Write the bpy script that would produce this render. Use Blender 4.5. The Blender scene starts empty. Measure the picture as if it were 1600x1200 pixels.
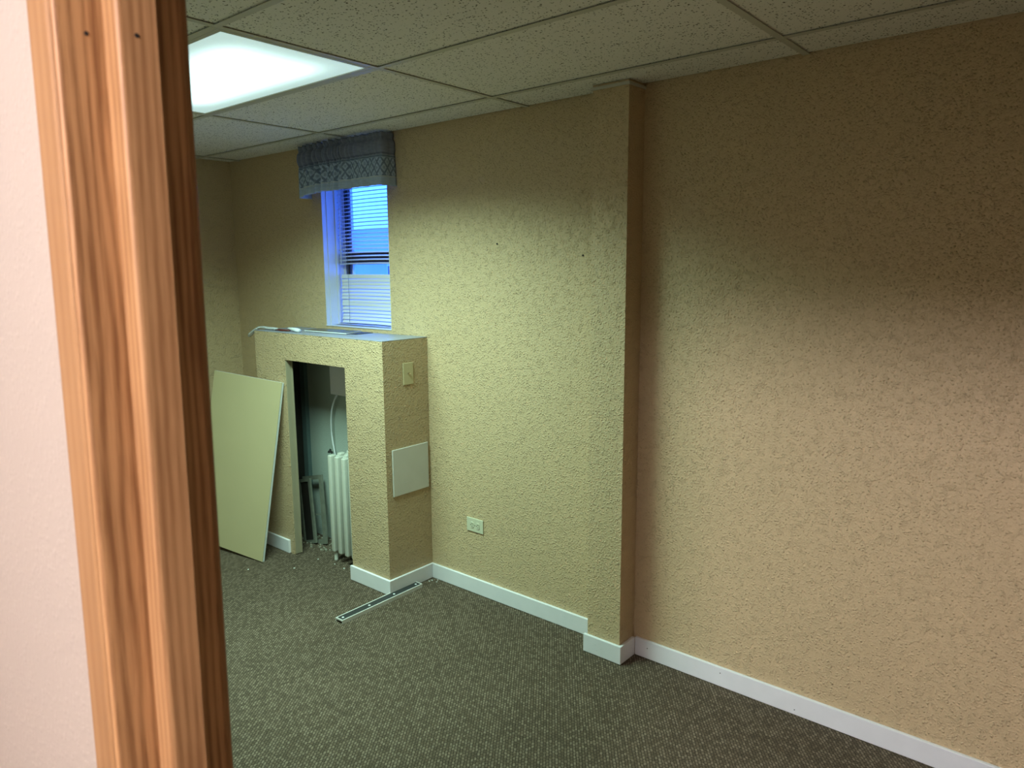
import bpy, bmesh, math, random
from mathutils import Vector, Matrix, Euler
random.seed(7)
C = bpy.context.scene.collection
SC = bpy.context.scene

# ------------------------------------------------------------------ camera
cam_data = bpy.data.cameras.new('camera')
cam = bpy.data.objects.new('camera', cam_data)
C.objects.link(cam)
right = Vector((0.7647456778, 0.6442986989, -0.0065753197))
up = Vector((-0.0956409801, 0.1236003594, 0.9877123844))
fwd = Vector((-0.6371945159, 0.7547199068, -0.1561441996))
m = Matrix((right, up, -fwd)).transposed().to_4x4()
m.translation = (0, 0, 1.6877)
cam.matrix_world = m
cam_data.sensor_fit = 'HORIZONTAL'
cam_data.sensor_width = 36.0
cam_data.lens = 1140.58 / 1600 * 36.0
cam_data.clip_start = 0.02
cam_data.clip_end = 300
cam_data.dof.use_dof = True                # phone lens focused on the far room
cam_data.dof.focus_distance = 3.6
cam_data.dof.aperture_fstop = 8.0
SC.camera = cam

# ------------------------------------------------------------------ world, view
SC.view_settings.view_transform = 'Standard'
SC.view_settings.look = 'None'
SC.view_settings.exposure = 0.0
SC.view_settings.gamma = 1.0
SC.view_settings.use_curve_mapping = False
world = bpy.data.worlds.new('dusk_sky')
SC.world = world
world.use_nodes = True
bg = world.node_tree.nodes['Background']
bg.inputs[0].default_value = (0.20, 0.90, 5.8, 1)      # blue evening sky
bg.inputs[1].default_value = 1.6
ROOM_LAMP = (0.78, 1.25, 1.02)      # cool fluorescent tubes
ROOM_WATTS = 49.0
ROOM_LENS = 1.9      # luminance of the lens seen from the side
HALL_LAMP = (1.0, 0.91, 1.00)
HALL_POWER = 182.0     # small frosted globe in the hall behind the camera
HALL_AT = (-0.06, -1.7, 2.52)
HALL_H = 2.80

# ------------------------------------------------------------------ sizes
H = 2.397            # ceiling
WY = 2.65            # back wall face
FY = 0.3525           # room face of the door wall
HY = 0.258           # hall face of the door wall
XL = -4.692          # far left wall face
XR = 0.42            # right wall face
BX0, BX1 = -3.995, -2.822   # radiator enclosure
BY = 2.344
BT = 1.3355
WX0, WX1, WZ0, WZ1 = -3.700, -3.104, 1.355, 2.265   # window opening


def lin(r, g, b):
    f = lambda c: (c / 255) / 12.92 if c / 255 <= 0.04045 else ((c / 255 + 0.055) / 1.055) ** 2.4
    return (f(r), f(g), f(b), 1)


# ------------------------------------------------------------------ materials
def new_mat(name):
    mt = bpy.data.materials.new(name)
    mt.use_nodes = True
    nt = mt.node_tree
    return mt, nt, nt.nodes['Principled BSDF']


def N(nt, kind, **kw):
    n = nt.nodes.new(kind)
    for k, v in kw.items():
        setattr(n, k, v)
    return n


def plain(name, col, rough=0.5, metal=0.0, spec=0.5, var=0.0, vscale=8.0, bump=0.0, bscale=200.0, trans=0.0):
    mt, nt, b = new_mat(name)
    b.inputs['Base Color'].default_value = col
    b.inputs['Roughness'].default_value = rough
    b.inputs['Metallic'].default_value = metal
    b.inputs['Specular IOR Level'].default_value = spec
    b.inputs['Transmission Weight'].default_value = trans
    tc = N(nt, 'ShaderNodeTexCoord')
    if var > 0:
        no = N(nt, 'ShaderNodeTexNoise')
        no.inputs['Scale'].default_value = vscale
        no.inputs['Detail'].default_value = 6
        nt.links.new(tc.outputs['Object'], no.inputs['Vector'])
        mx = N(nt, 'ShaderNodeMix', data_type='RGBA')
        mx.inputs[6].default_value = tuple(c * (1 - var) for c in col[:3]) + (1,)
        mx.inputs[7].default_value = tuple(min(1, c * (1 + var * .6)) for c in col[:3]) + (1,)
        nt.links.new(no.outputs['Fac'], mx.inputs[0])
        nt.links.new(mx.outputs[2], b.inputs['Base Color'])
    if bump > 0:
        nb = N(nt, 'ShaderNodeTexNoise')
        nb.inputs['Scale'].default_value = bscale
        nb.inputs['Detail'].default_value = 3
        nt.links.new(tc.outputs['Object'], nb.inputs['Vector'])
        bp = N(nt, 'ShaderNodeBump')
        bp.inputs['Strength'].default_value = bump
        bp.inputs['Distance'].default_value = 0.002
        nt.links.new(nb.outputs['Fac'], bp.inputs['Height'])
        nt.links.new(bp.outputs[0], b.inputs['Normal'])
    return mt


def wall_paint(name, col, strength=0.95, dist=0.0065, scale=1.0):
    """sprayed orange-peel plaster under satin paint"""
    mt, nt, b = new_mat(name)
    b.inputs['Roughness'].default_value = 0.42
    b.inputs['Specular IOR Level'].default_value = 0.35
    tc = N(nt, 'ShaderNodeTexCoord')
    # ridged splatter
    n1 = N(nt, 'ShaderNodeTexNoise')
    n1.inputs['Scale'].default_value = 125 * scale
    n1.inputs['Detail'].default_value = 4
    n1.inputs['Roughness'].default_value = 0.55
    n1.inputs['Distortion'].default_value = 0.15
    r1 = N(nt, 'ShaderNodeValToRGB')
    r1.color_ramp.elements[0].position = 0.46
    r1.color_ramp.elements[1].position = 0.86
    n2 = N(nt, 'ShaderNodeTexNoise')
    n2.inputs['Scale'].default_value = 34 * scale
    n2.inputs['Detail'].default_value = 2
    r2 = N(nt, 'ShaderNodeValToRGB')
    r2.color_ramp.elements[0].position = 0.45
    r2.color_ramp.elements[1].position = 0.70
    vo = N(nt, 'ShaderNodeTexVoronoi', feature='SMOOTH_F1')
    vo.inputs['Scale'].default_value = 85 * scale
    vo.inputs['Smoothness'].default_value = 0.3
    rv = N(nt, 'ShaderNodeValToRGB')
    rv.color_ramp.elements[0].position = 0.0
    rv.color_ramp.elements[0].color = (1, 1, 1, 1)
    rv.color_ramp.elements[1].position = 0.34
    rv.color_ramp.elements[1].color = (0, 0, 0, 1)
    for n in (n1, n2, vo):
        nt.links.new(tc.outputs['Object'], n.inputs['Vector'])
    nt.links.new(n1.outputs['Fac'], r1.inputs[0])
    nt.links.new(n2.outputs['Fac'], r2.inputs[0])
    nt.links.new(vo.outputs['Distance'], rv.inputs[0])
    m1 = N(nt, 'ShaderNodeMath', operation='MULTIPLY_ADD')   # fine * (.4+.6*coarse)
    m1.inputs[1].default_value = 0.7
    m1.inputs[2].default_value = 0.35
    nt.links.new(r2.outputs[0], m1.inputs[0])
    m2 = N(nt, 'ShaderNodeMath', operation='MULTIPLY')
    nt.links.new(r1.outputs[0], m2.inputs[0])
    nt.links.new(m1.outputs[0], m2.inputs[1])
    m3 = N(nt, 'ShaderNodeMath', operation='MULTIPLY_ADD')
    m3.inputs[1].default_value = 0.55
    nt.links.new(rv.outputs[0], m3.inputs[0])
    nt.links.new(m2.outputs[0], m3.inputs[2])
    bp = N(nt, 'ShaderNodeBump')
    bp.inputs['Strength'].default_value = strength
    bp.inputs['Distance'].default_value = dist
    nt.links.new(m3.outputs[0], bp.inputs['Height'])
    nt.links.new(bp.outputs[0], b.inputs['Normal'])
    n4 = N(nt, 'ShaderNodeTexNoise')
    n4.inputs['Scale'].default_value = 1.7
    n4.inputs['Detail'].default_value = 5
    nt.links.new(tc.outputs['Object'], n4.inputs['Vector'])
    mx = N(nt, 'ShaderNodeMix', data_type='RGBA')
    mx.inputs[6].default_value = tuple(c * .94 for c in col[:3]) + (1,)
    mx.inputs[7].default_value = tuple(c * 1.05 for c in col[:3]) + (1,)
    nt.links.new(n4.outputs['Fac'], mx.inputs[0])
    nt.links.new(mx.outputs[2], b.inputs['Base Color'])
    return mt


def carpet_mat():
    mt, nt, b = new_mat('loop_carpet')
    b.inputs['Roughness'].default_value = 0.95
    b.inputs['Specular IOR Level'].default_value = 0.1
    tc = N(nt, 'ShaderNodeTexCoord')
    mp = N(nt, 'ShaderNodeMapping')
    mp.inputs['Rotation'].default_value = (0, 0, math.radians(-127))
    nt.links.new(tc.outputs['Object'], mp.inputs['Vector'])
    dn = N(nt, 'ShaderNodeTexNoise')
    dn.inputs['Scale'].default_value = 60
    nt.links.new(mp.outputs[0], dn.inputs['Vector'])
    vm = N(nt, 'ShaderNodeVectorMath', operation='MULTIPLY_ADD')
    vm.inputs[1].default_value = (0.005, 0.005, 0)
    nt.links.new(dn.outputs['Color'], vm.inputs[0])
    nt.links.new(mp.outputs[0], vm.inputs[2])
    br = N(nt, 'ShaderNodeTexBrick', offset=0.5)
    br.inputs['Scale'].default_value = 1.0
    br.inputs['Color1'].default_value = (1, 1, 1, 1)
    br.inputs['Color2'].default_value = (.35, .35, .35, 1)
    br.inputs['Mortar'].default_value = (0, 0, 0, 1)
    br.inputs['Mortar Size'].default_value = 0.0018
    br.inputs['Mortar Smooth'].default_value = 0.6
    br.inputs['Brick Width'].default_value = 0.0165
    br.inputs['Row Height'].default_value = 0.0105
    br.inputs['Bias'].default_value = 0.0
    nt.links.new(vm.outputs[0], br.inputs['Vector'])
    n2 = N(nt, 'ShaderNodeTexNoise')
    n2.inputs['Scale'].default_value = 190
    n2.inputs['Detail'].default_value = 2
    nt.links.new(mp.outputs[0], n2.inputs['Vector'])
    n3 = N(nt, 'ShaderNodeTexNoise')
    n3.inputs['Scale'].default_value = 1.3
    n3.inputs['Detail'].default_value = 4
    nt.links.new(mp.outputs[0], n3.inputs['Vector'])
    ramp = N(nt, 'ShaderNodeValToRGB')
    e = ramp.color_ramp.elements
    e[0].position = 0.0
    e[0].color = lin(40, 34, 28)
    e[1].position = 1.0
    e[1].color = lin(162, 145, 127)
    e2 = ramp.color_ramp.elements.new(0.45)
    e2.color = lin(103, 89, 75)
    mm = N(nt, 'ShaderNodeMath', operation='MULTIPLY_ADD')
    mm.inputs[1].default_value = 0.55
    nt.links.new(br.outputs['Color'], mm.inputs[0])
    ms = N(nt, 'ShaderNodeMath', operation='MULTIPLY_ADD')
    ms.inputs[1].default_value = 0.55
    ms.inputs[2].default_value = -0.12
    nt.links.new(n2.outputs['Fac'], ms.inputs[0])
    nt.links.new(ms.outputs[0], mm.inputs[2])
    nt.links.new(mm.outputs[0], ramp.inputs[0])
    mx = N(nt, 'ShaderNodeMix', data_type='RGBA', blend_type='MULTIPLY')
    mx.inputs[0].default_value = 0.35
    nt.links.new(ramp.outputs[0], mx.inputs[6])
    nt.links.new(n3.outputs['Fac'], mx.inputs[7])
    nt.links.new(mx.outputs[2], b.inputs['Base Color'])
    bp = N(nt, 'ShaderNodeBump')
    bp.inputs['Strength'].default_value = 0.8
    bp.inputs['Distance'].default_value = 0.003
    nt.links.new(mm.outputs[0], bp.inputs['Height'])
    nt.links.new(bp.outputs[0], b.inputs['Normal'])
    return mt


def tile_mat():
    """mineral-fibre board with pin holes and short fissures"""
    mt, nt, b = new_mat('fissured_tile')
    b.inputs['Roughness'].default_value = 0.9
    b.inputs['Specular IOR Level'].default_value = 0.1
    tc = N(nt, 'ShaderNodeTexCoord')
    oi = N(nt, 'ShaderNodeObjectInfo')
    ad = N(nt, 'ShaderNodeVectorMath', operation='MULTIPLY_ADD')
    ad.inputs[1].default_value = (1, 1, 1)
    nt.links.new(tc.outputs['Object'], ad.inputs[0])
    nt.links.new(oi.outputs['Location'], ad.inputs[2])
    dn = N(nt, 'ShaderNodeTexNoise')
    dn.inputs['Scale'].default_value = 90
    nt.links.new(ad.outputs[0], dn.inputs['Vector'])
    vm = N(nt, 'ShaderNodeVectorMath', operation='MULTIPLY_ADD')
    vm.inputs[1].default_value = (0.011, 0.011, 0)
    nt.links.new(dn.outputs['Color'], vm.inputs[0])
    nt.links.new(ad.outputs[0], vm.inputs[2])
    vo = N(nt, 'ShaderNodeTexVoronoi')
    vo.inputs['Scale'].default_value = 118
    nt.links.new(vm.outputs[0], vo.inputs['Vector'])
    # only some of the cells hold a hole, of varying size
    sp = N(nt, 'ShaderNodeSeparateColor')
    nt.links.new(vo.outputs['Color'], sp.inputs[0])
    mr = N(nt, 'ShaderNodeMapRange')
    mr.inputs[1].default_value = 0.18
    mr.inputs[2].default_value = 1.0
    mr.inputs[3].default_value = 0.08
    mr.inputs[4].default_value = 0.42
    nt.links.new(sp.outputs[0], mr.inputs[0])
    lt = N(nt, 'ShaderNodeMath', operation='SUBTRACT')
    nt.links.new(mr.outputs[0], lt.inputs[0])
    nt.links.new(vo.outputs['Distance'], lt.inputs[1])
    sm = N(nt, 'ShaderNodeMapRange')
    sm.inputs[1].default_value = -0.02
    sm.inputs[2].default_value = 0.10
    nt.links.new(lt.outputs[0], sm.inputs[0])
    mx = N(nt, 'ShaderNodeMix', data_type='RGBA')
    mx.inputs[6].default_value = lin(234, 229, 222)
    mx.inputs[7].default_value = lin(92, 84, 68)
    nt.links.new(sm.outputs[0], mx.inputs[0])
    nt.links.new(mx.outputs[2], b.inputs['Base Color'])
    n5 = N(nt, 'ShaderNodeTexNoise')
    n5.inputs['Scale'].default_value = 160
    nt.links.new(ad.outputs[0], n5.inputs['Vector'])
    mh = N(nt, 'ShaderNodeMath', operation='MULTIPLY_ADD')
    mh.inputs[1].default_value = -1.0
    nt.links.new(sm.outputs[0], mh.inputs[0])
    nt.links.new(n5.outputs['Fac'], mh.inputs[2])
    bp = N(nt, 'ShaderNodeBump')
    bp.inputs['Strength'].default_value = 0.5
    bp.inputs['Distance'].default_value = 0.003
    nt.links.new(mh.outputs[0], bp.inputs['Height'])
    nt.links.new(bp.outputs[0], b.inputs['Normal'])
    return mt


def oak_mat(name, dark, light, ring=70.0, off=0.0, wavy=0.35):
    mt, nt, b = new_mat(name)
    b.inputs['Roughness'].default_value = 0.5
    b.inputs['Specular IOR Level'].default_value = 0.3
    b.inputs['Coat Weight'].default_value = 0.0
    b.inputs['Coat Roughness'].default_value = 0.25
    tc = N(nt, 'ShaderNodeTexCoord')
    mp = N(nt, 'ShaderNodeMapping')
    mp.inputs['Location'].default_value = (off, off * .7, off * 1.3)
    mp.inputs['Scale'].default_value = (1, 1, 0.10)
    nt.links.new(tc.outputs['Object'], mp.inputs['Vector'])
    dn = N(nt, 'ShaderNodeTexNoise')
    dn.inputs['Scale'].default_value = 16
    dn.inputs['Detail'].default_value = 2
    nt.links.new(mp.outputs[0], dn.inputs['Vector'])
    sx = N(nt, 'ShaderNodeSeparateXYZ')
    nt.links.new(mp.outputs[0], sx.inputs[0])
    a1 = N(nt, 'ShaderNodeMath', operation='ADD')
    nt.links.new(sx.outputs[0], a1.inputs[0])
    nt.links.new(sx.outputs[1], a1.inputs[1])
    a2 = N(nt, 'ShaderNodeMath', operation='MULTIPLY_ADD')
    a2.inputs[1].default_value = 0.02 * wavy / 0.35
    nt.links.new(dn.outputs['Fac'], a2.inputs[0])
    nt.links.new(a1.outputs[0], a2.inputs[2])
    a3 = N(nt, 'ShaderNodeMath', operation='MULTIPLY')
    a3.inputs[1].default_value = ring * 6.28
    nt.links.new(a2.outputs[0], a3.inputs[0])
    sn = N(nt, 'ShaderNodeMath', operation='SINE')
    nt.links.new(a3.outputs[0], sn.inputs[0])
    fine = N(nt, 'ShaderNodeTexNoise')
    fine.inputs['Scale'].default_value = 520
    fine.inputs['Detail'].default_value = 3
    mp2 = N(nt, 'ShaderNodeMapping')
    mp2.inputs['Scale'].default_value = (1, 1, 0.035)
    nt.links.new(tc.outputs['Object'], mp2.inputs['Vector'])
    nt.links.new(mp2.outputs[0], fine.inputs['Vector'])
    big = N(nt, 'ShaderNodeTexNoise')
    big.inputs['Scale'].default_value = 45
    nt.links.new(mp.outputs[0], big.inputs['Vector'])
    s1 = N(nt, 'ShaderNodeMath', operation='MULTIPLY_ADD')
    s1.inputs[1].default_value = 0.20
    nt.links.new(sn.outputs[0], s1.inputs[0])
    nt.links.new(big.outputs['Fac'], s1.inputs[2])
    s2 = N(nt, 'ShaderNodeMath', operation='MULTIPLY_ADD')
    s2.inputs[1].default_value = 0.75
    s2.inputs[2].default_value = -0.37
    nt.links.new(fine.outputs['Fac'], s2.inputs[0])
    s3 = N(nt, 'ShaderNodeMath', operation='ADD')
    nt.links.new(s1.outputs[0], s3.inputs[0])
    nt.links.new(s2.outputs[0], s3.inputs[1])
    rp = N(nt, 'ShaderNodeValToRGB')
    rp.color_ramp.elements[0].position = 0.2
    rp.color_ramp.elements[0].color = dark
    rp.color_ramp.elements[1].position = 0.75
    rp.color_ramp.elements[1].color = light
    nt.links.new(s3.outputs[0], rp.inputs[0])
    nt.links.new(rp.outputs[0], b.inputs['Base Color'])
    bp = N(nt, 'ShaderNodeBump')
    bp.inputs['Strength'].default_value = 0.15
    bp.inputs['Distance'].default_value = 0.001
    nt.links.new(fine.outputs['Fac'], bp.inputs['Height'])
    nt.links.new(bp.outputs[0], b.inputs['Normal'])
    return mt


def lens_mat(name, col, power, half_x, half_y, edge, edge_w):
    """acrylic diffuser: the tubes sit in the middle, the rim of the lens gives off less"""
    mt, nt, b = new_mat(name)
    tc = N(nt, 'ShaderNodeTexCoord')
    sx = N(nt, 'ShaderNodeSeparateXYZ')
    nt.links.new(tc.outputs['Object'], sx.inputs[0])
    outs = []
    for i, hf in ((0, half_x), (1, half_y)):
        ab = N(nt, 'ShaderNodeMath', operation='ABSOLUTE')
        nt.links.new(sx.outputs[i], ab.inputs[0])
        mr = N(nt, 'ShaderNodeMapRange', interpolation_type='SMOOTHSTEP')
        mr.inputs[1].default_value = hf
        mr.inputs[2].default_value = hf - edge_w * (1.6 if i == 0 else 1)
        nt.links.new(ab.outputs[0], mr.inputs[0])
        outs.append(mr.outputs[0])
    mu = N(nt, 'ShaderNodeMath', operation='MULTIPLY')
    nt.links.new(outs[0], mu.inputs[0])
    nt.links.new(outs[1], mu.inputs[1])
    pw = N(nt, 'ShaderNodeMath', operation='POWER')
    pw.inputs[1].default_value = 1.3
    nt.links.new(mu.outputs[0], pw.inputs[0])
    st = N(nt, 'ShaderNodeMapRange')
    st.inputs[3].default_value = edge
    st.inputs[4].default_value = power
    nt.links.new(pw.outputs[0], st.inputs[0])
    vo = N(nt, 'ShaderNodeTexVoronoi')
    vo.inputs['Scale'].default_value = 130
    nt.links.new(tc.outputs['Object'], vo.inputs['Vector'])
    b.inputs['Base Color'].default_value = (.7, .8, .8, 1)
    b.inputs['Emission Color'].default_value = col + (1,)
    nt.links.new(st.outputs[0], b.inputs['Emission Strength'])
    bp = N(nt, 'ShaderNodeBump')
    bp.inputs['Strength'].default_value = 0.4
    bp.inputs['Distance'].default_value = 0.002
    nt.links.new(vo.outputs['Distance'], bp.inputs['Height'])
    nt.links.new(bp.outputs[0], b.inputs['Normal'])
    return mt


def fabric_mat():
    """blue-grey printed valance cloth: plain header, trellis band between stripes, plain hem (uses the cloth's UVs)"""
    mt, nt, b = new_mat('valance_cloth')
    b.inputs['Roughness'].default_value = 0.9
    b.inputs['Specular IOR Level'].default_value = 0.15
    uv = N(nt, 'ShaderNodeUVMap')
    sx = N(nt, 'ShaderNodeSeparateXYZ')
    nt.links.new(uv.outputs[0], sx.inputs[0])

    def math_(op, a, bv=None, c=None):
        n = N(nt, 'ShaderNodeMath', operation=op)
        for i, v in enumerate((a, bv, c)):
            if v is None:
                continue
            if isinstance(v, (int, float)):
                n.inputs[i].default_value = v
            else:
                nt.links.new(v, n.inputs[i])
        return n.outputs[0]
    u, v = sx.outputs[0], sx.outputs[1]          # u in metres, v 0 bottom .. 1 top
    # trellis of diamonds
    du = math_('MULTIPLY', u, 25.0)
    dv = math_('MULTIPLY', v, 4.6)
    a = math_('ABSOLUTE', math_('SUBTRACT', math_('FRACT', math_('ADD', du, dv)), 0.5))
    c = math_('ABSOLUTE', math_('SUBTRACT', math_('FRACT', math_('SUBTRACT', du, dv)), 0.5))
    lines = math_('MAXIMUM', math_('GREATER_THAN', a, 0.37), math_('GREATER_THAN', c, 0.37))
    dots = math_('LESS_THAN', math_('ADD', a, c), 0.24)
    pat = math_('MAXIMUM', lines, math_('MULTIPLY', dots, 0.5))
    band = math_('MULTIPLY', math_('GREATER_THAN', v, 0.18), math_('LESS_THAN', v, 0.52))
    pat = math_('MULTIPLY', pat, band)
    s1 = math_('LESS_THAN', math_('ABSOLUTE', math_('SUBTRACT', v, 0.545)), 0.018)
    s2 = math_('LESS_THAN', math_('ABSOLUTE', math_('SUBTRACT', v, 0.165)), 0.012)
    s3 = math_('LESS_THAN', math_('ABSOLUTE', math_('SUBTRACT', v, 0.60)), 0.010)
    pat = math_('MAXIMUM', pat, math_('MAXIMUM', s1, math_('MULTIPLY', s3, .7)))
    no = N(nt, 'ShaderNodeTexNoise')
    no.inputs['Scale'].default_value = 26
    no.inputs['Detail'].default_value = 5
    nt.links.new(uv.outputs[0], no.inputs['Vector'])
    top = math_('GREATER_THAN', v, 0.57)
    m0 = N(nt, 'ShaderNodeMix', data_type='RGBA')
    m0.inputs[6].default_value = lin(188, 203, 228)
    m0.inputs[7].default_value = lin(146, 150, 174)
    nt.links.new(top, m0.inputs[0])
    m1 = N(nt, 'ShaderNodeMix', data_type='RGBA')
    m1.inputs[7].default_value = lin(72, 86, 116)
    nt.links.new(math_('MULTIPLY', pat, 0.62), m1.inputs[0])
    nt.links.new(m0.outputs[2], m1.inputs[6])
    m2 = N(nt, 'ShaderNodeMix', data_type='RGBA')
    m2.inputs[7].default_value = lin(205, 212, 220)
    nt.links.new(s2, m2.inputs[0])
    nt.links.new(m1.outputs[2], m2.inputs[6])
    m3 = N(nt, 'ShaderNodeMix', data_type='RGBA', blend_type='MULTIPLY')
    m3.inputs[0].default_value = 0.45
    nt.links.new(m2.outputs[2], m3.inputs[6])
    nt.links.new(no.outputs['Fac'], m3.inputs[7])
    nt.links.new(m3.outputs[2], b.inputs['Base Color'])
    return mt


M = {}
PAINT = lin(204, 178, 142)
M['wall'] = wall_paint('beige_orange_peel', PAINT)
M['wall_box'] = wall_paint('beige_orange_peel_coarse', lin(193, 168, 134), 0.95, 0.0075, 0.85)
M['wall_hall'] = wall_paint('hall_paint', lin(174, 163, 149), 0.25, 0.003)
M['carpet'] = carpet_mat()
M['tile'] = tile_mat()
M['grid'] = plain('grid_enamel', lin(196, 191, 178), 0.45, var=.06)
M['white_trim'] = plain('white_vinyl_base', lin(232, 230, 236), 0.4, var=0.07, vscale=14, bump=.05)
M['white_paint'] = plain('white_gloss_paint', lin(206, 208, 214), 0.35, var=0.06, vscale=20)
M['sill_white'] = plain('scuffed_white_board', lin(146, 148, 160), 0.45, var=0.22, vscale=9)
M['oak_jamb'] = oak_mat('oak_jamb', lin(124, 86, 52), lin(174, 132, 88), 105, 0.0, 0.6)
M['oak_stop'] = oak_mat('oak_stop', lin(136, 98, 62), lin(168, 128, 86), 110, 0.31, 0.3)
M['oak_casing'] = oak_mat('oak_casing', lin(142, 104, 66), lin(156, 118, 78), 60, 0.77, 0.2)
M['slat'] = plain('blind_vinyl', lin(216, 216, 218), 0.4, var=.04)
M['cord'] = plain('blind_cord', lin(96, 108, 122), 0.7)
M['dark_sash'] = plain('dark_bronze_sash', lin(38, 28, 30), 0.4, var=.15)
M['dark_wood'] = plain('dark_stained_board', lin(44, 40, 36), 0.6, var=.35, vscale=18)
M['teal_board'] = plain('painted_batten', lin(92, 112, 112), 0.6, var=.2)
M['plaster_in'] = wall_paint('old_pale_plaster', lin(172, 182, 174), 0.4, 0.004)
M['radiator'] = plain('radiator_enamel', lin(196, 197, 186), 0.4, var=.10, vscale=18, bump=.15, bscale=90)
M['black'] = plain('black_iron', lin(20, 20, 20), 0.5)
M['grey_metal'] = plain('grey_box_metal', lin(215, 215, 220), 0.45, var=.08)
M['plate_ivory'] = plain('ivory_plate', lin(194, 180, 142), 0.35, var=.05)
M['plate_white'] = plain('white_cover_plate', lin(208, 206, 200), 0.4, var=.10, vscale=9)
M['outlet_ivory'] = plain('ivory_outlet', lin(206, 204, 180), 0.3, var=.04)
M['slot'] = plain('slot_black', lin(14, 12, 10), 0.7)
M['brass'] = plain('nickel', lin(210, 200, 180), 0.25, 1.0)
M['aluminium'] = plain('aluminium', lin(226, 226, 224), 0.35, 0.25)
M['rubber'] = plain('dark_grey_insert', lin(44, 48, 50), 0.5, var=.1)
M['panel'] = plain('beige_drywall_face', lin(190, 176, 138), 0.6, var=.06, vscale=5, bump=.1, bscale=120)
M['gypsum'] = plain('gypsum_edge', lin(222, 224, 222), 0.8, var=.15, vscale=40)
M['paper_dark'] = plain('dark_sheet', lin(74, 78, 80), 0.3, var=.2)
M['sheet_white'] = plain('white_sheet', lin(214, 218, 222), 0.45, var=.1)
M['red_cord'] = plain('dark_red_wire', lin(96, 40, 34), 0.5)
M['frame_paint'] = plain('chipped_frame_paint', lin(118, 120, 108), 0.6, var=.4, vscale=30)
M['lining'] = plain('greyed_lining_board', lin(158, 148, 124), 0.6, var=.12)
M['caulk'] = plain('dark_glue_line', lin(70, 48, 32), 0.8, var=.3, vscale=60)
M['fabric'] = fabric_mat()
M['rubble'] = plain('plaster_rubble', lin(150, 146, 130), 0.9, var=.3, vscale=30)


def clear_plastic():
    mt, nt, b = new_mat('clear_plastic_sleeve')
    b.inputs['Base Color'].default_value = (.9, .93, .95, 1)
    b.inputs['Roughness'].default_value = 0.22
    b.inputs['Transmission Weight'].default_value = 0.55
    b.inputs['IOR'].default_value = 1.25
    return mt


M['clear'] = clear_plastic()


def glass_mat():
    mt, nt, b = new_mat('window_glass')
    out = nt.nodes['Material Output']
    tr = N(nt, 'ShaderNodeBsdfTransparent')
    gl = N(nt, 'ShaderNodeBsdfGlossy')
    gl.inputs['Roughness'].default_value = 0.03
    mx = N(nt, 'ShaderNodeMixShader')
    mx.inputs[0].default_value = 0.06
    nt.links.new(tr.outputs[0], mx.inputs[1])
    nt.links.new(gl.outputs[0], mx.inputs[2])
    nt.links.new(mx.outputs[0], out.inputs['Surface'])
    return mt


M['glass'] = glass_mat()
M['room_lens'] = lens_mat('room_lens', (0.78, 1.10, 1.08), ROOM_LENS, .577, .272, .50, .16)
gm, gnt, gb_ = new_mat('hall_globe')
gb_.inputs['Emission Color'].default_value = HALL_LAMP + (1,)
gb_.inputs['Emission Strength'].default_value = HALL_POWER
M['hall_globe'] = gm
M['snow'] = plain('thin_snow', lin(200, 205, 210), 0.8, var=.2, vscale=1.5)
M['siding'] = plain('pale_siding', lin(180, 184, 190), 0.7, var=.08)
M['shingle'] = plain('snowy_shingle', lin(150, 156, 168), 0.8, var=.15, vscale=3)
M['needle'] = plain('conifer_needles', lin(66, 92, 84), 0.8, var=.3)
M['bark'] = plain('twig_bark', lin(72, 62, 56), 0.8, var=.2)


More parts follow.
